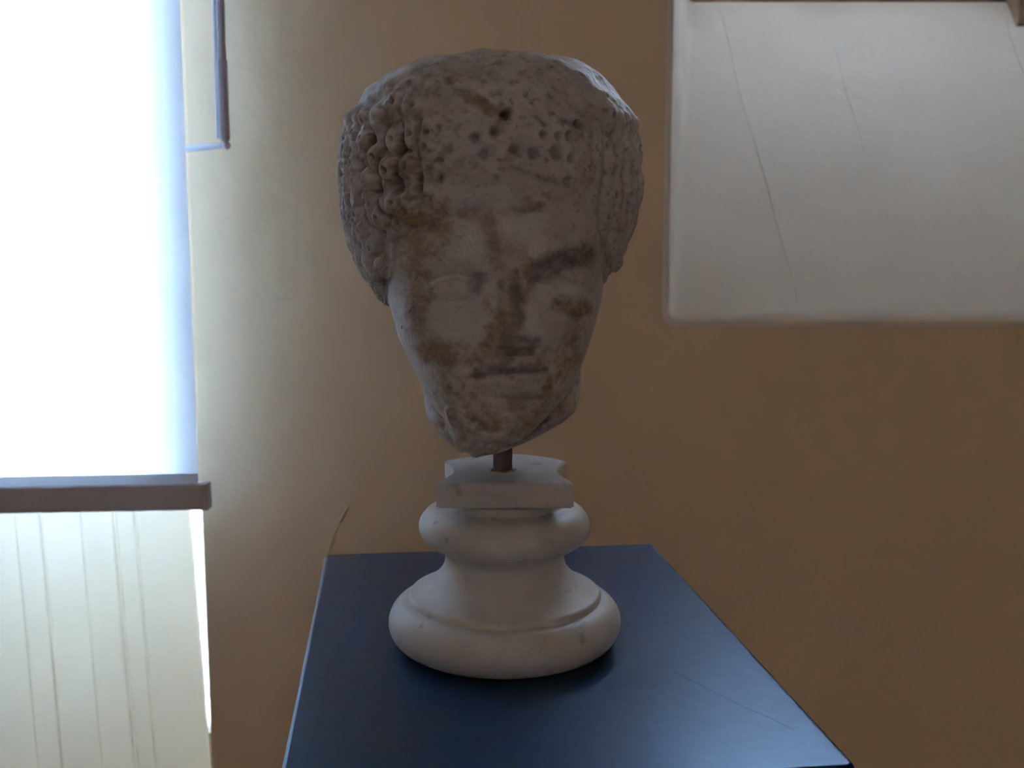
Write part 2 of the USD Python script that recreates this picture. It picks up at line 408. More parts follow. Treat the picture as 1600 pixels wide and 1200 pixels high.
# ------------------------------------------------------------------ roller blind, its bar and crank
BY = 1.43
blind = thing('roller_blind', 'pale translucent roller blind lowered over the bright window at the left edge', 'blind')
bl_x1 = at(296, 400, BY)[0]
bl_x0 = -1.55
tilt = math.radians(-1.05)   # the bar hangs a little crooked
pb = at(323, 777, BY - 0.01)
nx, nz = 60, 60
xs = np.linspace(bl_x0, bl_x1, nx)
top = 2.86
V = []
for a in np.linspace(0, 1, nz):
    for x in xs:
        zb = pb[2] + 0.012 + (x - pb[0]) * math.tan(-tilt) * 1.0
        z = top + (zb - top) * a
        V.append((x, BY + 0.0025 * math.sin(x * 9) * a, z))
V = np.array(V)
obj('fabric', (V, grid_faces(nz, nx)), M['blind'], blind, True, 'pale bluish white translucent blind fabric')
HZ = pb[2] + (np.array([bl_x0, bl_x1]) - pb[0]) * math.tan(-tilt)
hv = np.array([(x, BY - 0.0035, z + dz) for dz in (0.008, 0.0335) for x, z in zip((bl_x0, bl_x1), HZ)])
obj('hem', (hv, np.array([[0, 1, 3, 2]])), M['blind'], blind, False, 'folded hem of the blind just above its bar')
bh = z_at(757, BY) - z_at(797, BY)
bar = rbox(bl_x0 - 0.01 - pb[0], 0, -0.011, 0.011, -bh / 2, bh / 2, 0.0025)
cap = rbox(-0.0085, 0.001, -0.0118, 0.0118, -bh / 2 - 0.0007, bh / 2 + 0.0007, 0.002)


def hang(mesh):
    v, f, _ = meshkit.arrays(mesh)
    c, s = math.cos(-tilt), math.sin(-tilt)
    x, z = v[:, 0] * c - v[:, 2] * s, v[:, 0] * s + v[:, 2] * c
    return np.column_stack([x, v[:, 1], z]) + [pb[0], BY, pb[2]], f


bar_p = obj('bottom_bar', hang(bar), M['bar'], blind, 30, 'grey brown bottom bar of the blind')
obj('end_cap', hang(cap), M['bar'], bar_p, 30)
obj('roller', tube([(bl_x0 - 0.02, BY + 0.02, 2.87), (bl_x1 + 0.02, BY + 0.02, 2.87)], 0.025, 24), M['bar'], blind, 40)
for x in (bl_x0 - 0.02, bl_x1 + 0.025):
    obj('wall_bracket', rbox(x - 0.004, x + 0.004, BY - 0.012, WALL + 0.001, 2.83, 2.91, 0.0015), M['bar'], blind, 30)

# the crank: a long rod with a thicker sleeve at its lower end, folded handle at the bottom
CY = BY + 0.055


def flat_rod(p0, p1, w, t):
    """a rounded flat bar between two points, t deep"""
    p0, p1 = np.array(p0), np.array(p1)
    s = m3.Manifold.sphere(min(w, t) * 0.3, 8)
    k, g = w / 2 - min(w, t) * 0.3, t / 2 - min(w, t) * 0.3
    return m3.Manifold.batch_hull([s.translate(list(p + [a * k, b * g, 0])) for p in (p0, p1) for a in (-1, 1) for b in (-1, 1)])


c_top, c_mid, c_low = at(343.0, -40, CY), at(346.5, 96, CY), at(351, 216, CY)
px = 1.46 / 1600
c_up = c_mid + (c_top - c_mid) * ((2.84 - c_mid[2]) / (c_top[2] - c_mid[2]))
rod = obj('crank_rod', flat_rod(c_up, c_mid, 12 * px, 0.012), M['crank'], blind, 30, 'dark grey blind crank rod')
obj('sleeve', flat_rod(c_mid, c_low, 15.5 * px, 0.015), M['crank'], rod, 30)
hinge = at(354, 227, CY)
h = trimesh.creation.icosphere(3, 0.0058)
h.apply_translation(hinge)
obj('hinge', h, M['crank'], rod, True, 'dark crank hinge')
h_end = at(276, 233.5, CY + 0.02)
obj('handle', tube([hinge, hinge + (h_end - hinge) * 0.5, h_end], [0.0042, 0.0048, 0.0052], 14), M['crank_lit'], rod, 40, 'crank handle coloured pale as if lit by the window')
e0, e1 = c_mid + [-0.0088, 0.001, 0], c_low + [-0.0098, 0.001, 0]
e2 = c_up + [-0.0074, 0.001, 0]
obj('lit_edge', tube([e2, e0, e1], 0.0028, 10), M['crank_lit'], rod, 40, 'pale strip standing in for the lit side of the crank rod')  # pale colour put in for daylight on the rod's window side

# ------------------------------------------------------------------ curtain below the blind
CUY = WALL + 0.07
cur = thing('curtain', 'cream backlit curtain with narrow pleats hanging below the blind', 'curtain')


def pleated(y, z_top, z_bot, x_top, x_bot, folds, width):
    """hanging cloth whose right edge leans from x_top to x_bot; each fold is a narrow tuck of three layers"""
    prof = []   # (offset from the right edge, depth)
    s = -1.02
    for f, w in sorted(folds):
        prof += [(f - w * 0.5 - 0.008, 0.0), (f - w * 0.5, 0.0), (f - w * 0.12, 0.5 * w), (f + w * 0.12, 0.5 * w), (f + w * 0.5, 0.0), (f + w * 0.5 + 0.008, 0.0)]
    prof = [(s, 0.0)] + prof + [(-0.004, 0.0), (0.0, 0.001)]
    prof = np.array(prof)
    rows = 40
    v = []
    for a in np.linspace(0, 1, rows):
        xr = x_top + (x_bot - x_top) * a
        z = z_top + (z_bot - z_top) * a
        wob = 0.004 * np.sin(prof[:, 0] * 14 + 2 * a) * (0.3 + a)
        v.append(np.column_stack([xr + prof[:, 0], y + prof[:, 1] + wob, np.full(len(prof), z)]))
    return np.vstack(v), grid_faces(rows, len(prof))


ct, cb = at(297.5, 800, CUY), at(327, 1180, CUY)
slope = (cb[0] - ct[0]) / (cb[2] - ct[2])
z1, z0 = ct[2] + 0.035, 0.52
fold_x = [(at(u, 850, CUY)[0] - at(301, 850, CUY)[0], w) for u, w in ((67, 0.008), (182, 0.009), (214, 0.006), (130, 0.0035), (27, 0.004), (-60, 0.008), (-140, 0.006))]
obj('cloth', pleated(CUY, z1, z0, ct[0] + slope * (z1 - ct[2]), ct[0] + slope * (z0 - ct[2]), fold_x, 1.0), M['curtain'], cur, False, 'cream translucent cloth')
obj('curtain_rail', tube([(ct[0] - 1.04, CUY, z1), (ct[0] + 0.004, CUY, z1)], 0.004, 12), M['bar'], cur, 40)

# ------------------------------------------------------------------ plinth
HTOP = 1.42 - 0.273
TOP = HTOP


def on_plane(u, v, z):
    d = at(u, v, 1.0) - EYE
    return EYE + d * ((z - EYE[2]) / d[2])


rl, rr, fr_ = on_plane(508, 866, TOP), on_plane(1019, 848.5, TOP), on_plane(1283, 1199, TOP)
ax = (rr - rl)[:2]
wid = np.linalg.norm(ax)
ax /= wid
ay = np.array([-ax[1], ax[0]])
dep = float(np.dot((rr - fr_)[:2], ay))
plinth = thing('plinth', 'dark navy blue painted plinth carrying the marble head', 'plinth')
c2 = rr[:2] - ay * dep / 2 - ax * wid / 2


def to_plinth(mesh):
    v, f, _ = meshkit.arrays(mesh)
    return np.column_stack([c2[0] + v[:, 0] * ax[0] + v[:, 1] * ay[0], c2[1] + v[:, 0] * ax[1] + v[:, 1] * ay[1], v[:, 2]]), f


def plinth_block():
    cs = m3.CrossSection.square([wid - 0.008, dep - 0.008], True).offset(0.004, m3.JoinType.Round, 2, 24)
    rings = [(0.0, 0.0025), (0.0006, 0.0012), (0.0013, 0.0005), (0.0025, 0.0)]
    parts = []
    hull = [cs.offset(-ins, m3.JoinType.Round, 2, 24).extrude(TOP - d).translate([0, 0, 0]) for d, ins in rings]
    out = hull[0]
    pts = np.vstack([np.column_stack([np.vstack(cs.offset(-ins, m3.JoinType.Round, 2, 24).to_polygons()), np.full(len(np.vstack(cs.offset(-ins, m3.JoinType.Round, 2, 24).to_polygons())), TOP - d)]) for d, ins in rings])
    p0 = np.vstack(cs.to_polygons())
    pts = np.vstack([pts, np.column_stack([p0, np.full(len(p0), 0.002)])])
    return m3.Manifold.hull_points(pts)


obj('block', to_plinth(plinth_block()), M['plinth'], plinth, 35)
for pts, r in ((((1052, 1050), (1090, 1068), (1130, 1088), (1165, 1106), (1205, 1122), (1240, 1140)), 0.00012),):
    obj('scratch', tube([on_plane(*q, TOP) for q in pts], r, 6), M['plinth'], plinth, True, 'fine dark scratch on the plinth top')

# ------------------------------------------------------------------ the bust: socle, rod and head
bust = thing('marble_bust', 'weathered ancient marble head on an iron rod above a turned marble socle', 'bust')
BX, BYC = -0.0052, 0.705
prof = [(0.0, 0.0002), (0.066, 0.0002), (0.0715, 0.0012)]
for a in np.radians(np.linspace(-70, 62, 26)):                        # lower torus
    prof.append((0.0655 + 0.0168 * math.cos(a), 0.0168 + 0.0166 * math.sin(a)))
prof += [(0.0712, 0.0322), (0.0692, 0.0324), (0.0682, 0.0328), (0.0680, 0.0362), (0.0668, 0.0376)]
for a in np.linspace(0, 1, 22):                                       # scotia, flaring down
    z = 0.0376 + 0.0330 * a
    r = 0.0420 + 0.0240 * (1 - a / 0.78) ** 2.2 if a < 0.78 else 0.0420 + 0.0065 * ((a - 0.78) / 0.22) ** 1.8
    prof.append((r, z))
prof += [(0.0492, 0.0715)]
for a in np.radians(np.linspace(-68, 68, 24)):                        # upper torus
    prof.append((0.0452 + 0.0150 * math.cos(a), 0.0850 + 0.0142 * math.sin(a)))
prof += [(0.0490, 0.0990), (0.0430, 0.0998), (0.0418, 0.1010), (0.0412, 0.1048), (0.0400, 0.1062), (0.036, 0.1078), (0.0, 0.1078)]
sv, sf = lathe(prof, 200)
n_ = meshkit.fbm(sv * 60, 3, seed=3)[:, None] - 0.5
sv = sv + n_ * np.array([0.0008, 0.0008, 0.0002]) * (sv[:, 2:3] > 0.001)
sv += [BX, BYC, TOP]
socle = obj('socle', (sv, sf), M['marble'], bust, 50, 'pale grey turned marble socle')
# the tablet: straight front, hollow sides, bowed back
pl = []
hw = 0.0452
for x in np.linspace(-hw, hw, 12):
    pl.append((x, -0.045))
for t in np.linspace(0, 1, 22)[1:]:
    pl.append((hw - 0.0085 * math.sin(math.pi * t) ** 1.0 - 0.0005 * t, -0.045 + 0.009 + 0.068 * t if t > 0 else -0.045))
for t in np.linspace(0, 1, 26)[1:]:
    x = hw - 0.0005 - 2 * (hw - 0.0005) * t
    pl.append((x, 0.032 + 0.028 * (1 - (x / hw) ** 2)))
for t in np.linspace(1, 0, 22)[1:]:
    pl.append((-hw + 0.0085 * math.sin(math.pi * t) ** 1.0 + 0.0005 * t, -0.045 + 0.009 + 0.068 * t))
cs = m3.CrossSection([np.array(pl)])
layers = [(0.0, 0.0012), (0.0012, 0.0), (0.0150, 0.0), (0.0160, 0.0004), (0.0165, 0.0014)]
tab = None
sl = []
for (z0_, i0), (z1_, i1) in zip(layers[:-1], layers[1:]):
    p_ = cs.offset(-max(i0, i1), m3.JoinType.Round, 2, 12)
    sl.append(p_.extrude(z1_ - z0_ + 1e-5).translate([0, 0, z0_]))
tab = m3.Manifold.batch_boolean(sl, m3.OpType.Add).translate([BX + 0.0006, BYC, TOP + 0.1076])
obj('tablet', tab, M['marble'], socle, 30, 'flat marble tablet with hollow sides')
# rod with rust
ROD = np.array([at(785.5, 700, BYC)[0], BYC - 0.0005])
zz = np.linspace(TOP + 0.118, TOP + 0.165, 30)
rp_ = np.column_stack([np.full(30, ROD[0]), np.full(30, ROD[1]), zz])
rod_v, rod_f = tube(rp_, 0.0067, 40)
rod_v = rod_v + (meshkit.fbm(rod_v * 350, 3, seed=9)[:, None] - 0.5) * [0.0006, 0.0006, 0]
rod_p = obj('mounting_rod', (rod_v, rod_f), M['rust'], bust, True, 'rusty iron rod holding up the head')
cv, cf = lathe([(0.0060, 0.1232), (0.0078, 0.1236), (0.0084, 0.1241), (0.0078, 0.1247), (0.0062, 0.1252)], 60)
cv = cv + (meshkit.fbm(cv * 400, 3, seed=5)[:, None] - 0.5) * [0.007, 0.007, 0.0012]
obj('rust_ring', (cv + [ROD[0], ROD[1], TOP], cf), M['rust_stain'], rod_p, True, 'orange rust crumbling round the foot of the rod')
#HEAD-BEGIN
# ---- the head. Sections are lofted from measured outlines: each component has left/right/front/back extents by height
HY = 0.700


def curve(pts, zz, y=HY, axis=0):
    """measured (v, u) pairs -> world x (axis 0) at the heights zz"""
    yy = [y(v) if callable(y) else y for v, _ in pts]
    z = np.array([at(u, v, q)[2] for (v, u), q in zip(pts, yy)])
    x = np.array([at(u, v, q)[0] for (v, u), q in zip(pts, yy)])
    o = np.argsort(z)
    return np.interp(zz, z[o], x[o])


def curve_v(pts, zz, y=HY):
    """(v, metres) pairs -> value at the heights zz"""
    z = np.array([at(790, v, y(v) if callable(y) else y)[2] for v, _ in pts])
    w = np.array([w for _, w in pts])
    o = np.argsort(z)
    return np.interp(zz, z[o], w[o])


OUT_L = [(77, 745), (80, 736), (87, 689), (95, 648), (112, 611), (131, 581), (151, 562), (178, 551), (212, 539), (239, 534), (269, 533), (303, 535), (337, 537), (370, 544), (397, 554), (424, 566),
         (437, 576), (470, 596), (490, 609), (502, 624), (530, 660), (560, 700)]
OUT_R = [(77, 835), (83, 858), (87, 900), (96, 920), (106, 936), (120, 952), (150, 970), (168, 982), (192, 991), (220, 995), (260, 1000), (296, 1001), (320, 999), (348, 992), (376, 982), (398, 973),
         (418, 961), (437, 944), (446, 925), (470, 890), (520, 850), (560, 830)]
FACE_L = [(150, 640), (250, 618), (330, 604), (368, 598), (400, 597), (440, 603), (480, 611), (502, 617), (528, 625), (554, 638), (575, 649), (590, 656.5), (613, 668), (632, 684), (650, 706), (664, 735), (676, 763), (684, 783)]
FACE_R = [(150, 900), (250, 930), (330, 946), (380, 950), (432, 944), (470, 939), (502, 930.5), (532, 921), (564, 909.5), (580, 903), (597, 894), (613, 884), (636, 860), (658, 835), (676, 810), (684, 795)]
NECK_L = [(480, 690), (560, 668), (590, 661), (623, 661), (649, 664), (668, 672), (689, 685), (699, 703), (707, 720), (713, 728)]
NECK_R = [(480, 880), (540, 898), (564, 908), (606, 908.5), (626, 906), (644, 900), (656, 886), (665, 872), (688, 839), (704, 800), (710, 772), (713, 760)]


def comp(X, Y, Z, xl, xr, yf, yb, yc, n):
    """< 0 inside a lofted superellipse; xl..xr, yf..yb are extents at every height, yc the depth of the widest place"""
    xc = (xl + xr) / 2
    w = np.maximum((xr - xl) / 2, 1e-4)
    d = np.where(Y < yc, np.maximum(yc - yf, 1e-4), np.maximum(yb - yc, 1e-4))
    rho = ((np.abs(X - xc) / w) ** n + (np.abs(Y - yc) / d) ** n) ** (1 / n)
    return (rho - 1) * np.minimum(w, d)


def smin(a, b, k):
    h = np.clip(0.5 + 0.5 * (b - a) / k, 0, 1)
    return b + (a - b) * h - k * h * (1 - h)


def crown(v):
    """how far from the visitor the outline of the hair lies: the front rim at the top, the sides further down"""
    return np.interp(v, [76, 84, 100, 130, 180, 230], [HY - 0.066, HY - 0.060, HY - 0.048, HY - 0.034, HY - 0.018, HY - 0.010])


ZTOP, ZBOT = z_at(78, HY - 0.066), z_at(713.5, HY - 0.046)


def hair_field(X, Y, Z):
    xl, xr = curve(OUT_L, Z, crown), curve(OUT_R, Z, crown)
    yf = curve_v([(76, -0.052), (80, -0.074), (90, -0.089), (110, -0.1010), (140, -0.108), (180, -0.113), (230, -0.1155), (280, -0.115), (320, -0.112), (420, -0.105), (560, -0.05)], Z, crown)
    yb = curve_v([(76, 0.06), (82, 0.082), (100, 0.097), (140, 0.105), (230, 0.112), (350, 0.108), (430, 0.09), (500, 0.065), (560, 0.05)], Z, crown)
    f = comp(X, Y - HY, Z, xl, xr, yf, yb, -0.002 + 0 * Z, 2.15)
    # below the hairline the hair only covers the sides and the back
    u, v = station(np.stack([X, Y, Z], -1))
    hl = np.interp(u, [520, 560, 590, 600, 606, 614, 640, 690, 740, 790, 840, 890, 925, 940, 946, 950, 954, 960, 1010], [540, 530, 512, 500, 380, 366, 352, 334, 316, 308, 312, 326, 340, 356, 376, 420, 452, 460, 460])
    thick = np.interp(u, [540, 600, 660, 740, 800, 900, 960, 1000], [0.010, 0.010, 0.0062, 0.0018, 0.0012, 0.0018, 0.005, 0.007])
    soft = np.interp(u, [600, 660, 740, 900, 950], [1.0, 1.3, 3.2, 3.2, 1.3])
    low = smoothstep(-5, 9, (v - hl) / soft) * (Y < HY + 0.01)
    return f + low * (thick + 0.00012 * np.maximum(v - hl, 0) * (u > 604) * (u < 950))


def face_field(X, Y, Z):
    xl, xr = curve(FACE_L, Z, HY - 0.035), curve(FACE_R, Z, HY - 0.035)
    yf = curve_v([(150, -0.085), (250, -0.1035), (320, -0.1085), (380, -0.1095), (420, -0.1085), (460, -0.1065), (500, -0.106), (540, -0.106), (580, -0.1065), (620, -0.105), (645, -0.104), (662, -0.101), (675, -0.094), (684, -0.083)], Z)
    yc = curve_v([(150, -0.02), (400, -0.028), (480, -0.030), (560, -0.036), (610, -0.042), (640, -0.052), (664, -0.064), (684, -0.070)], Z)
    yb = curve_v([(150, 0.03), (480, 0.03), (560, 0.02), (610, 0.0), (640, -0.02), (664, -0.045), (684, -0.058)], Z)
    n = curve_v([(150, 2.2), (380, 2.35), (480, 2.3), (580, 2.1), (684, 2.0)], Z)
    f = comp(X, Y - HY, Z, xl, xr, yf, yb, yc, n)
    return f + np.maximum(z_at(684, HY - 0.08) - Z, 0) * 1.5 + np.maximum(Z - z_at(190, HY - 0.10), 0) * 1.5


def foot(v):
    return np.interp(v, [600, 660, 690, 713], [HY - 0.012, HY - 0.014, HY - 0.032, HY - 0.046])


def neck_field(X, Y, Z):
    xl, xr = curve(NECK_L, Z, foot), curve(NECK_R, Z, foot)
    yf = curve_v([(480, -0.066), (640, -0.058), (680, -0.058), (700, -0.058), (713, -0.05)], Z, foot)
    yb = curve_v([(480, 0.065), (640, 0.058), (690, 0.045), (713, 0.02)], Z, foot)
    f = comp(X, Y - HY, Z, xl, xr, yf, yb, 0 * Z, 2.2)
    return f + np.maximum(Z - z_at(470, HY), 0)


def head_field(X, Y, Z):
    f = smin(hair_field(X, Y, Z), face_field(X, Y, Z), 0.0022)
    return smin(f, neck_field(X, Y, Z), 0.004)


AXX = at(785, 700, HY)[0]
NT, NZ = 900, 640
# angles: dense in front (towards the visitor), coarse behind
g = np.linspace(-1, 1, NT, endpoint=False)
theta = np.pi * (0.62 * g + 0.38 * g ** 3)
# heights: even, but close together where the outline turns over at top and bottom
base = np.linspace(0, 1, NZ)
zr = ZBOT + (ZTOP - ZBOT) * (base - 0.12 * np.sin(2 * np.pi * base) / (2 * np.pi) * -1.0 * 0 + 0)
w_ = 1 / (1 + 5 * smoothstep(0.93, 1.0, base) + 4 * smoothstep(0.06, 0.0, base))
cz = np.concatenate([[0], np.cumsum((w_[1:] + w_[:-1]) / 2)])
zr = ZBOT + (ZTOP - ZBOT) * cz / cz[-1]
# coarse radial march from outside, then bisection
ct_, cz_ = theta[::2], zr[::2]
if cz_[-1] != zr[-1]:
    cz_ = np.append(cz_, zr[-1])
TH, ZZ = np.meshgrid(ct_, cz_)
SN, CS = np.sin(TH), np.cos(TH)


def ray_field(r):
    return head_field(AXX + r * SN, HY - r * CS, ZZ)


hi = np.full(TH.shape, 0.150)
found = np.zeros(TH.shape, bool)
lo = np.zeros(TH.shape)
r = 0.150
while r > 0.002:
    r2 = r - 0.004
    inside = (ray_field(np.full(TH.shape, r2)) < 0) & ~found
    lo[inside], hi[inside] = r2, r
    found |= inside
    r = r2
lo[~found], hi[~found] = 0.001, 0.0015
for _ in range(9):
    mid_ = (lo + hi) / 2
    ins = ray_field(mid_) < 0
    lo, hi = np.where(ins, mid_, lo), np.where(ins, hi, mid_)
from scipy.interpolate import RectBivariateSpline
from scipy.ndimage import gaussian_filter
from scipy.spatial import cKDTree
pad = 6
rc = np.hstack([lo[:, -pad:], lo, lo[:, :pad]])
tc = np.concatenate([ct_[-pad:] - 2 * np.pi, ct_, ct_[:pad] + 2 * np.pi])
R = RectBivariateSpline(cz_, tc, rc, kx=1, ky=1)(zr, theta)
R = gaussian_filter(R, (1.3, 1.3), mode=('nearest', 'wrap'))


def surface(Rm, zrow):
    return np.stack([AXX + Rm * np.sin(theta), HY - Rm * np.cos(theta), np.broadcast_to(zrow[:, None], Rm.shape)], -1)


def normals_of(P):
    du = np.roll(P, -1, 1) - np.roll(P, 1, 1)
    dv = np.gradient(P, axis=0)
    n = np.cross(du, dv)
    return n / np.maximum(np.linalg.norm(n, axis=-1, keepdims=True), 1e-12)


P = surface(R, zr)
N = normals_of(P)
U_, V_ = station(P)
view = P - EYE
view /= np.linalg.norm(view, axis=-1, keepdims=True)
facing = -(N * view).sum(-1)
front = smoothstep(0.02, 0.25, facing)         # the side turned to the visitor
MM = 0.001


def blob(u, v, su, sv, rot=0.0, sharp=1.0):
    c, s = math.cos(math.radians(rot)), math.sin(math.radians(rot))
    a, b = (U_ - u) * c + (V_ - v) * s, -(U_ - u) * s + (V_ - v) * c
    return np.exp(-((a / su) ** 2 + (b / sv) ** 2) ** sharp)


def stroke(pts, w):
    """1 on a polyline, falling to 0 at about the width w from it"""
    pts = np.array(pts, float)
    d = np.full(U_.shape, 1e9)
    for p, q in zip(pts[:-1], pts[1:]):
        e = q - p
        t = np.clip(((U_ - p[0]) * e[0] + (V_ - p[1]) * e[1]) / (e @ e), 0, 1)
        d = np.minimum(d, np.hypot(U_ - p[0] - t * e[0], V_ - p[1] - t * e[1]))
    return np.exp(-(d / w) ** 2)


D = np.zeros(U_.shape)      # displacement along the normal, mm
# --- face
nose_w = np.interp(V_, [415, 440, 470, 500, 530, 548], [13, 12, 14, 18, 26, 30])
nose_c = np.interp(V_, [415, 548], [796, 801])
nose_h = np.interp(V_, [405, 430, 470, 510, 538, 546, 556], [0, 3.0, 6.0, 9.0, 10.0, 7.0, 0])
D += nose_h * np.exp(-(np.abs(U_ - nose_c) / nose_w) ** 3.2)
D += 2.2 * blob(752, 530, 15, 15) + 2.6 * blob(838, 522, 14, 17)      # wings of the nose
D -= 2.6 * stroke([(800, 440), (806, 470), (803, 500), (808, 530)], 11)   # the nose is broken off
D -= 1.2 * blob(790, 549, 26, 5)
D -= 3.4 * blob(716, 448, 40, 22, -4) + 2.4 * blob(749, 444, 14, 14)
D += 3.0 * blob(705, 452, 28, 14, -3)                                 # eyeball and lids
D -= 0.6 * stroke([(672, 440), (690, 431), (715, 428), (742, 437)], 3.2)
D += 0.4 * stroke([(676, 446), (692, 438), (716, 435), (738, 443)], 3.0)
D -= 0.4 * stroke([(684, 468), (705, 473), (730, 468)], 3.5)
D += 0.8 * stroke([(655, 425), (690, 405), (735, 410), (765, 425)], 11)
D -= 5.0 * blob(874, 430, 40, 22, -12) + 2.6 * blob(842, 440, 13, 15)
D += 4.6 * blob(882, 458, 26, 14, -4)
D -= 0.9 * stroke([(846, 428), (862, 408), (893, 398), (924, 399)], 6)
D += 1.0 * stroke([(852, 447), (876, 441), (905, 444)], 3.0)
D += 0.6 * stroke([(825, 405), (850, 396), (885, 386), (925, 388)], 8)
D += 1.6 * blob(668, 505, 34, 30) + 1.6 * blob(900, 500, 26, 28)      # cheeks
D += 2.6 * blob(795, 585, 62, 38, 0, 1.3)                             # mouth
D += 1.6 * blob(797, 571, 36, 7) - 0.9 * blob(797, 560, 8, 9)
D += 2.2 * blob(797, 601, 32, 9)
D -= 2.5 * stroke([(738, 590), (762, 586), (795, 584), (825, 582), (852, 580)], 3.6)
D -= 1.8 * blob(742, 590, 9, 6) + 1.5 * blob(854, 579, 8, 6)
D -= 2.2 * blob(797, 622, 36, 8)
D += 3.2 * blob(789, 652, 32, 20)
D -= 0.9 * stroke([(752, 548), (728, 572), (716, 596)], 9) + 0.9 * stroke([(846, 545), (868, 566), (878, 592)], 9)
D *= front
# --- forehead and worn hair over it
hairline = np.interp(U_, [520, 600, 606, 640, 690, 740, 790, 840, 890, 930, 950, 1010], [520, 500, 372, 352, 334, 316, 308, 312, 326, 346, 430, 460])
in_hair = smoothstep(6, -6, V_ - hairline)
in_hair = np.where(P[..., 1] > HY + 0.012, smoothstep(470, 440, V_), in_hair)
# broad lumps of the combed cap
lump = meshkit.fbm(P * [55, 55, 80], 4, seed=21) - 0.5
D += in_hair * lump * 3.2 * (1.0 + 0.6 * smoothstep(200, 140, V_))
D += front * 1.2 * blob(690, 140, 60, 26, -14) * 1.2 + 0.9 * blob(620, 150, 30, 22)
for pts, w, h in (([(585, 150), (612, 132), (640, 128)], 9, -1.6), ([(632, 168), (650, 140), (690, 130), (706, 150)], 11, -1.8), ([(668, 112), (700, 96), (740, 92)], 8, -1.4), ([(760, 130), (800, 118), (850, 122)], 12, -1.0),
                  ([(570, 180), (580, 155)], 7, -1.3), ([(600, 178), (604, 158)], 8, -1.3), ([(880, 110), (915, 125), (940, 150)], 9, -1.0), ([(556, 196), (590, 188), (640, 184), (690, 176)], 6, 1.8), ([(655, 108), (700, 118), (735, 110)], 5, 1.2), ([(600, 140), (640, 120), (690, 112)], 4, 0.9),
                  ([(706, 126), (735, 150), (760, 170), (785, 178)], 7, 1.3), ([(925, 168), (945, 188), (958, 206), (972, 222)], 5, 2.0), ([(618, 132), (612, 155), (620, 178)], 4, 1.0),
                  ([(664, 128), (652, 150), (655, 175)], 4, 0.8)):
    D -= h * stroke(pts, w) * front
# --- curls. Drilled holes with a ring of marble round each: measured ones in front, a lattice of strands on the sides and the back
rng = np.random.default_rng(11)
curls = []   # (u, v, hole radius, hole depth, mound radius, mound height)
for u, v, rr_, dd in ((640, 208, 5.5, 4), (612, 216, 5, 2), (594, 218, 5, 3), (624, 238, 7, 5), (602, 266, 5, 5), (632, 259, 6, 3), (570, 282, 5, 3), (686, 200, 5.5, 2), (665, 204, 6, 2),
                      (669, 262, 9, 3), (660, 229, 7, 2), (690, 251, 5.5, 2), (614, 294, 11, 5), (648, 297, 8, 4.5), (670, 312, 7, 1.5), (632, 333, 7, 3), (570, 316, 4.5, 3), (593, 324, 4, 3),
                      (602, 358, 6, 3), (580, 386, 4, 2.5), (551, 354, 4.5, 3), (589, 340, 4, 2.5), (582, 246, 5, 3.5), (584, 304, 5, 3.5), (612, 318, 5, 2.5)):
    deep = (u, v) in ((624, 238), (614, 294), (648, 297), (594, 218), (584, 304), (602, 358))
    curls.append((u, v, rr_ * (1.05 if deep else 0.75), dd + (1.5 if deep else 0.8), rr_ + 10, 0.2 if deep else 4.4 if u < 645 else 1.6))
for u, v, rr_, dd in ((714, 199, 5.5, 2), (742, 215, 6.5, 4), (701, 231, 6, 2), (717, 258, 8, 1.6), (686, 279, 6, 4), (756, 242, 8, 3), (790, 182, 6.5, 5), (771, 205, 6.5, 3), (805, 233, 6.5, 3),
                      (833, 240, 7.5, 4), (849, 210, 5.5, 2.5), (873, 213, 5.5, 2.5), (890, 213, 6, 5), (870, 238, 9, 3.5), (893, 246, 6, 3), (937, 229, 5, 2), (954, 226, 4, 4), (970, 259, 6.5, 3),
                      (887, 284, 6.5, 3), (902, 194, 6, 3), (780, 100, 4, 2.5), (822, 148, 3.5, 1.8), (860, 149, 4, 2.2), (965, 282, 3, 3), (980, 226, 4, 2.5), (970, 304, 3.5, 3), (986, 314, 4, 3),
                      (978, 312, 3.5, 2), (810, 303, 8, 1.0), (728, 160, 3.2, 1.5), (770, 230, 5, 1.2), (925, 262, 3, 1.5), (845, 272, 5, 0.8)):
    curls.append((u, v, rr_, dd, rr_ + 7, 0.7))
for u, v in ((694, 333), (668, 146), (906, 118), (945, 150), (730, 190)):
    curls.append((u, v, 4, 1.2, 9, 0.3))
tree_pts = np.column_stack([U_.ravel(), V_.ravel(), (facing.ravel() < 0.03) * 1e4])
cu = np.array(curls)
_, near = cKDTree(tree_pts).query(np.column_stack([cu[:, :2], np.zeros(len(cu))]))
flat_P, flat_N = P.reshape(-1, 3), N.reshape(-1, 3)
C3 = [flat_P[i] for i in near]
CN = [flat_N[i] for i in near]
CR = [(a[2] * 0.42 * MM, a[3], a[4] * 0.42 * MM, a[5]) for a in curls]
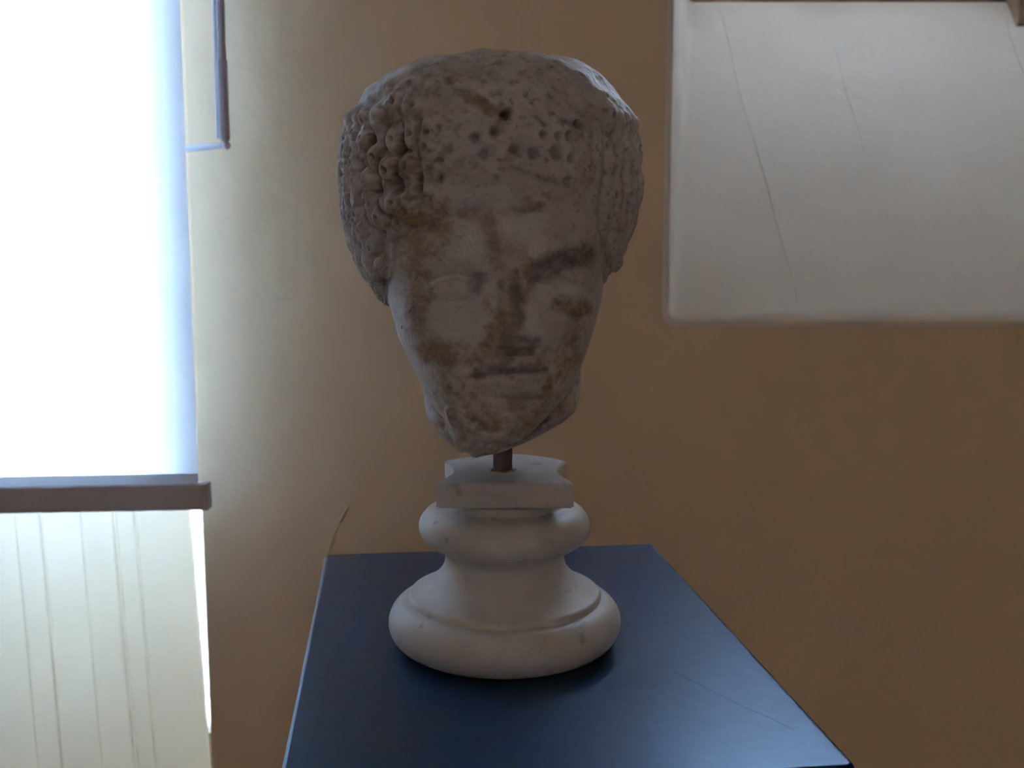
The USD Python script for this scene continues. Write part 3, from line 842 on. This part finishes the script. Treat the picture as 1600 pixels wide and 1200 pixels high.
# strands of snail curls hanging down the sides and the back
taken = cKDTree(np.array(C3))
STEP = 7.2
for k, th in enumerate(np.arange(-176, 180, STEP)):
    off = rng.uniform(0, 0.009)
    for j in range(40):
        z = z_at(192, HY) - j * 0.0098 - off + rng.uniform(-0.0015, 0.0015)
        a = math.radians(th + rng.uniform(-0.7, 0.7))
        i = np.searchsorted(zr, z)
        if i <= 2 or i >= NZ - 2:
            continue
        j2 = int(np.argmin(np.abs(theta - a)))
        p, n = P[i, j2], N[i, j2]
        u, v = U_[i, j2], V_[i, j2]
        seen = facing[i, j2] > 0
        if in_hair[i, j2] < 0.9 or taken.query(p)[0] < (0.0085 if seen else 0.006):
            continue
        if seen and 650 < u < 945:
            continue
        worn = 0.6 if u > 900 and seen else 1.0
        C3.append(p)
        CN.append(n)
        CR.append((rng.uniform(0.0013, 0.0021), rng.choice([0.3, 1.8, 2.6, 3.2]) * worn, rng.uniform(0.0058, 0.0068), rng.uniform(3.6, 4.8) * worn))
C3, CN, CR = np.array(C3), np.array(CN), np.array(CR)
finder = cKDTree(flat_P)
Dc, Dh = np.zeros(len(flat_P)), np.zeros(len(flat_P))
pore = np.zeros(len(flat_P))
for c, n, (hr, hd, mr, mh) in zip(C3, CN, CR):
    ids = np.array(finder.query_ball_point(c, mr * 1.9))
    if not len(ids):
        continue
    d = flat_P[ids] - c
    along = d @ n
    flat = np.maximum((d ** 2).sum(1) - along ** 2, 0)
    q = np.sqrt(np.maximum(flat - 0.35 * d[:, 2] ** 2, 0) + (0.5 * along) ** 2)
    qh = np.sqrt(flat + (0.5 * along) ** 2)
    wob = 1 + 0.22 * (meshkit.noise(flat_P[ids] * 420, 3) - 0.5)
    q, qh = q * wob, qh * wob
    Dc[ids] = np.maximum(Dc[ids], mh * np.exp(-(q / mr) ** 4))
    hole = np.exp(-(qh / hr) ** 4)
    Dh[ids] = np.maximum(Dh[ids], hd * hole)
    pore[ids] = np.maximum(pore[ids], hole * min(1.0, hd / 3))
Dc, Dh, pore = (x.reshape(U_.shape) for x in (Dc, Dh, pore))
CHN = np.zeros(U_.shape)      # the deep channels between the curls, coloured browner and darker
for pts, w, h in (([(656, 188), (649, 215), (650, 245), (656, 272), (650, 300)], 4.5, 2.6), ([(628, 196), (626, 222), (623, 242), (616, 262), (613, 292), (622, 322)], 4.5, 3.0),
                  ([(603, 196), (594, 220), (589, 250), (584, 285), (592, 322), (606, 348)], 4.0, 2.8), ([(580, 200), (572, 225), (563, 255), (560, 300), (570, 340), (586, 368)], 3.5, 2.4),
                  ([(640, 245), (655, 250)], 4, 1.5), ([(600, 282), (632, 280)], 4, 1.6), ([(628, 312), (664, 306)], 5, 1.6), ([(604, 335), (640, 350)], 4, 1.2)):
    CHN = np.maximum(CHN, stroke(pts, w * 1.2) * front)
    D -= h * stroke(pts, w) * front
D += Dc - Dh
side_hair = in_hair * np.where(facing < 0, 1.0, np.interp(U_, [640, 690, 900, 960], [1, 0, 0, 0.7]))
# the channels between the strands
TD = np.degrees(theta)[None, :] + 176 + 2.2 * (meshkit.noise(P * 60, 8) - 0.5) * 2
ch = (0.5 - 0.5 * np.cos(2 * np.pi * TD / STEP)) ** 2
D -= side_hair * smoothstep(185, 205, V_) * ((0.5 + 2.6 * ch) * np.clip(1 - Dc / 3.0, 0, 1) + 2.7)
# --- the broken neck and general weathering
brk = smoothstep(655, 690, V_) * smoothstep(735, 705, U_) * front
fac = meshkit.noise(P * [90, 90, 140], 7)
D += brk * (fac - 0.5) * 5.0
D += 1.6 * stroke([(700, 640), (708, 665), (716, 690), (728, 712)], 5) * front - 1.5 * stroke([(690, 655), (697, 680), (708, 700)], 6) * front
D -= 0.8 * stroke([(735, 668), (760, 690), (790, 700)], 8) * front
top_rough = smoothstep(100, 84, V_)
D += top_rough * (meshkit.fbm(P * 110, 4, seed=5) - 0.5) * 1.4
D -= 1.6 * smoothstep(96, 78, V_)
grain = meshkit.fbm(P * 260, 4, seed=2) - 0.5
D += grain * (0.45 + 0.5 * in_hair)
pit = meshkit.noise(P * 300, 31) * meshkit.noise(P * 170, 32)
D -= smoothstep(0.62, 0.8, pit) * 0.9
fade = smoothstep(ZBOT, ZBOT + 0.006, zr)[:, None]
P2 = P + N * (D * MM * fade)[..., None]

# --- where the marble is stained (brown earth), crusted or painted with shade (dark), rubbed clean or painted with light (pale)
n1 = meshkit.fbm(P * 70, 5, seed=41)
n2 = meshkit.fbm(P * 190, 5, seed=42)
n3 = meshkit.fbm(P * 420, 4, seed=43)
stain = np.zeros(U_.shape)
for pts, w, a in (([(652, 372), (648, 420), (655, 470), (658, 510), (668, 545)], 20, 0.95), ([(632, 335), (668, 352), (700, 366), (672, 385)], 20, 0.9), ([(720, 334), (760, 340), (800, 330), (850, 322)], 9, 0.75),
                  ([(764, 338), (768, 370), (775, 405), (790, 440)], 15, 0.95), ([(790, 400), (815, 405), (825, 425)], 18, 0.85), ([(800, 430), (806, 470), (795, 505), (785, 535)], 18, 1.0),
                  ([(772, 470), (778, 505), (770, 535)], 15, 0.9), ([(706, 127), (736, 151), (763, 171), (790, 178), (772, 205)], 11, 0.85), ([(690, 545), (700, 560), (720, 552)], 17, 0.9),
                  ([(720, 565), (760, 560), (800, 556), (840, 555)], 20, 0.7), ([(855, 590), (850, 630), (838, 660), (812, 678)], 13, 0.75), ([(868, 472), (890, 486), (910, 480)], 13, 0.85),
                  ([(892, 505), (900, 525), (885, 545)], 16, 0.6), ([(735, 650), (750, 665), (775, 668)], 12, 0.8), ([(662, 318), (690, 325)], 24, 0.7), ([(800, 245), (790, 262)], 12, 0.7),
                  ([(610, 250), (600, 300), (620, 330)], 26, 0.55), ([(680, 660), (705, 690), (725, 700)], 14, 0.6), ([(850, 302), (905, 315)], 12, 0.45), ([(560, 120), (600, 170)], 20, 0.3),
                  ([(836, 400), (870, 402)], 14, 0.5), ([(740, 110), (800, 120), (880, 108)], 18, 0.45), ([(640, 100), (690, 105)], 12, 0.5)):
    stain = np.maximum(stain, a * stroke(pts, w * 1.35))
lower = 0.5 * smoothstep(528, 560, V_) * front * smoothstep(640, 700, U_)
stain = np.maximum(stain, np.maximum(lower, 0.22 + 0 * U_))
stain = np.maximum(stain, 0.62 * in_hair * np.interp(U_, [540, 600, 680, 740, 800, 1000], [0.5, 0.8, 0.7, 0.4, 0.35, 0.4]))
CHN = np.maximum(CHN, 0.7 * side_hair * smoothstep(185, 205, V_) * ch * np.clip(1 - Dc / 2.5, 0, 1))
stain = np.maximum(stain, 0.8 * CHN)
stain = np.clip(smoothstep(0.12, 0.85, stain * (0.15 + 1.35 * n1) + 0.75 * (n2 - 0.5) + 0.35 * (n3 - 0.5)), 0, 1)
crust_shade = np.zeros(U_.shape)  # dark crusting, with shade painted into the upper lip and eye socket
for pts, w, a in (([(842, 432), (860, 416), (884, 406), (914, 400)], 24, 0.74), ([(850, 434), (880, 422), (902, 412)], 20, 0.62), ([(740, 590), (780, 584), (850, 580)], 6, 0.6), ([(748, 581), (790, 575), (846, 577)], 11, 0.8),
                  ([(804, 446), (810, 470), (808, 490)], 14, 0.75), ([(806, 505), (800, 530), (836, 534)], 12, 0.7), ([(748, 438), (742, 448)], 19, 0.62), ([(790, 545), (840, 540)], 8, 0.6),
                  ([(860, 150), (890, 120), (915, 140)], 18, 0.35), ([(838, 182), (850, 195)], 6, 0.7), ([(880, 190), (905, 196)], 8, 0.7), ([(800, 262), (840, 275), (870, 285)], 8, 0.45),
                  ([(790, 690), (740, 700)], 14, 0.3)):
    crust_shade = np.maximum(crust_shade, a * stroke(pts, w))
crust_shade = smoothstep(0.08, 0.85, crust_shade * (0.35 + 1.2 * n2) + 0.4 * (n3 - 0.5))
fleck = smoothstep(0.50, 0.62, meshkit.fbm(P * 330, 4, seed=77)) * stain * 0.55
speck = smoothstep(0.60, 0.68, n3 * 0.75 + n2 * 0.35 - 0.06) * np.interp(U_, [540, 700, 800, 1000], [0.25, 0.35, 0.6, 0.6]) * (0.4 + 0.6 * in_hair)
crust_shade = np.clip(np.maximum.reduce([crust_shade, speck * 0.9, pore * 0.62, fleck, 0.55 * CHN * n2 * 1.6]), 0, 1)
pale = np.zeros(U_.shape)  # clean patches, plus the lit strip beside the nose painted pale
for u, v, su, sv, rot, a in ((703, 495, 36, 40, 0, 1.0), (725, 385, 36, 28, 0, 0.8), (816, 356, 34, 18, 0, 0.8), (768, 455, 9, 36, -14, 0.9), (832, 505, 11, 30, 0, 0.7), (755, 308, 62, 26, 0, 0.55),
                             (708, 450, 34, 16, 0, 0.7), (880, 460, 30, 14, 0, 0.6), (836, 388, 12, 14, 0, 0.8), (622, 450, 14, 60, -8, 0.7), (640, 555, 14, 30, -30, 0.6), (800, 650, 28, 18, 0, 0.35),
                             (920, 340, 40, 40, 0, 0.35), (640, 205, 26, 22, 0, 0.35), (860, 545, 20, 30, 0, 0.3)):
    pale = np.maximum(pale, a * blob(u, v, su, sv, rot, 1.6))
pale = np.clip(pale * (0.6 + 0.7 * n1), 0, 1) * front
stain = np.clip(stain * (1 - 0.85 * smoothstep(0.15, 0.7, pale)), 0, 1)
patina = np.stack([stain * 0.92, crust_shade * 0.9, pale * 0.8], -1)

# --- close the ends and write: head (with the hair as its child, both cut from the same skin)
bot, topc = P2[0].mean(0) + [0, 0, -0.0005], P2[-1].mean(0) + [0, 0, 0.001]
verts = np.vstack([P2.reshape(-1, 3), bot, topc])
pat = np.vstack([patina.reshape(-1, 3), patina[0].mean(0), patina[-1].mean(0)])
body = grid_faces(NZ, NT, wrap=True)
j = np.arange(NT)
kb, kt = NZ * NT, NZ * NT + 1
caps_b = np.stack([np.full(NT, kb), (j + 1) % NT, j], 1)
caps_t = np.stack([np.full(NT, kt), (NZ - 1) * NT + j, (NZ - 1) * NT + (j + 1) % NT], 1)
faces = np.vstack([body, caps_b, caps_t])
fn = np.cross(verts[faces[:, 1]] - verts[faces[:, 0]], verts[faces[:, 2]] - verts[faces[:, 0]])
vn = np.zeros_like(verts)
for k in range(3):
    np.add.at(vn, faces[:, k], fn)
vn /= np.maximum(np.linalg.norm(vn, axis=1, keepdims=True), 1e-15)
if (vn[:-2] * N.reshape(-1, 3)).sum() < 0:
    faces, vn = faces[:, ::-1], -vn
hair_v = np.append((in_hair > 0.5).ravel(), [False, True])
hair_f = hair_v[faces].sum(1) >= 2


def skin(path, keep, label):
    ids, inv = np.unique(faces[keep], return_inverse=True)
    m = UsdGeom.Mesh.Define(stage, path)
    m.CreatePointsAttr(Vt.Vec3fArray.FromNumpy(verts[ids].astype(np.float32)))
    m.CreateFaceVertexCountsAttr(Vt.IntArray.FromNumpy(np.full(keep.sum(), 3, np.int32)))
    m.CreateFaceVertexIndicesAttr(Vt.IntArray.FromNumpy(inv.reshape(-1).astype(np.int32)))
    m.CreateSubdivisionSchemeAttr('none')
    m.CreateNormalsAttr(Vt.Vec3fArray.FromNumpy(vn[ids].astype(np.float32)))
    m.SetNormalsInterpolation('vertex')
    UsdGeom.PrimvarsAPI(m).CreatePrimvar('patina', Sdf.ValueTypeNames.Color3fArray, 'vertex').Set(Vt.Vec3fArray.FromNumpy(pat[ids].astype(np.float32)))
    UsdShade.MaterialBindingAPI.Apply(m.GetPrim()).Bind(M['head'])
    m.GetPrim().SetCustomDataByKey('label', label)
    return m


hp = str(bust.GetPath()) + '/head'
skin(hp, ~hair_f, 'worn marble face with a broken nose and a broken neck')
skin(hp + '/hair', hair_f, 'cap of drilled marble snail curls')
#HEAD-END

# ------------------------------------------------------------------ added fill lamp (unseen, behind the visitor)
lamp = thing('fill_lamp', 'added metal bowl uplight giving warm fill from behind the visitor', 'lamp')
lx, ly, lz = LAMP_POS
obj('cord', tube([(lx, ly, ZC), (lx, ly, lz - 0.09)], 0.004, 8), M['lamp_metal'], lamp, True)
sh = [(0.0, -0.10), (0.06, -0.098), (0.12, -0.075), (0.17, -0.02), (0.18, 0.02), (0.177, 0.02), (0.167, -0.018), (0.118, -0.072), (0.06, -0.094), (0.0, -0.096)]
v, f = lathe(sh, 48)
obj('shade', (v + [lx, ly, lz], f), M['lamp_metal'], lamp, 40)
b = trimesh.creation.icosphere(3, 0.045)
b.apply_translation([lx, ly, lz - 0.04])
obj('bulb', b, M['bulb'], lamp, True)
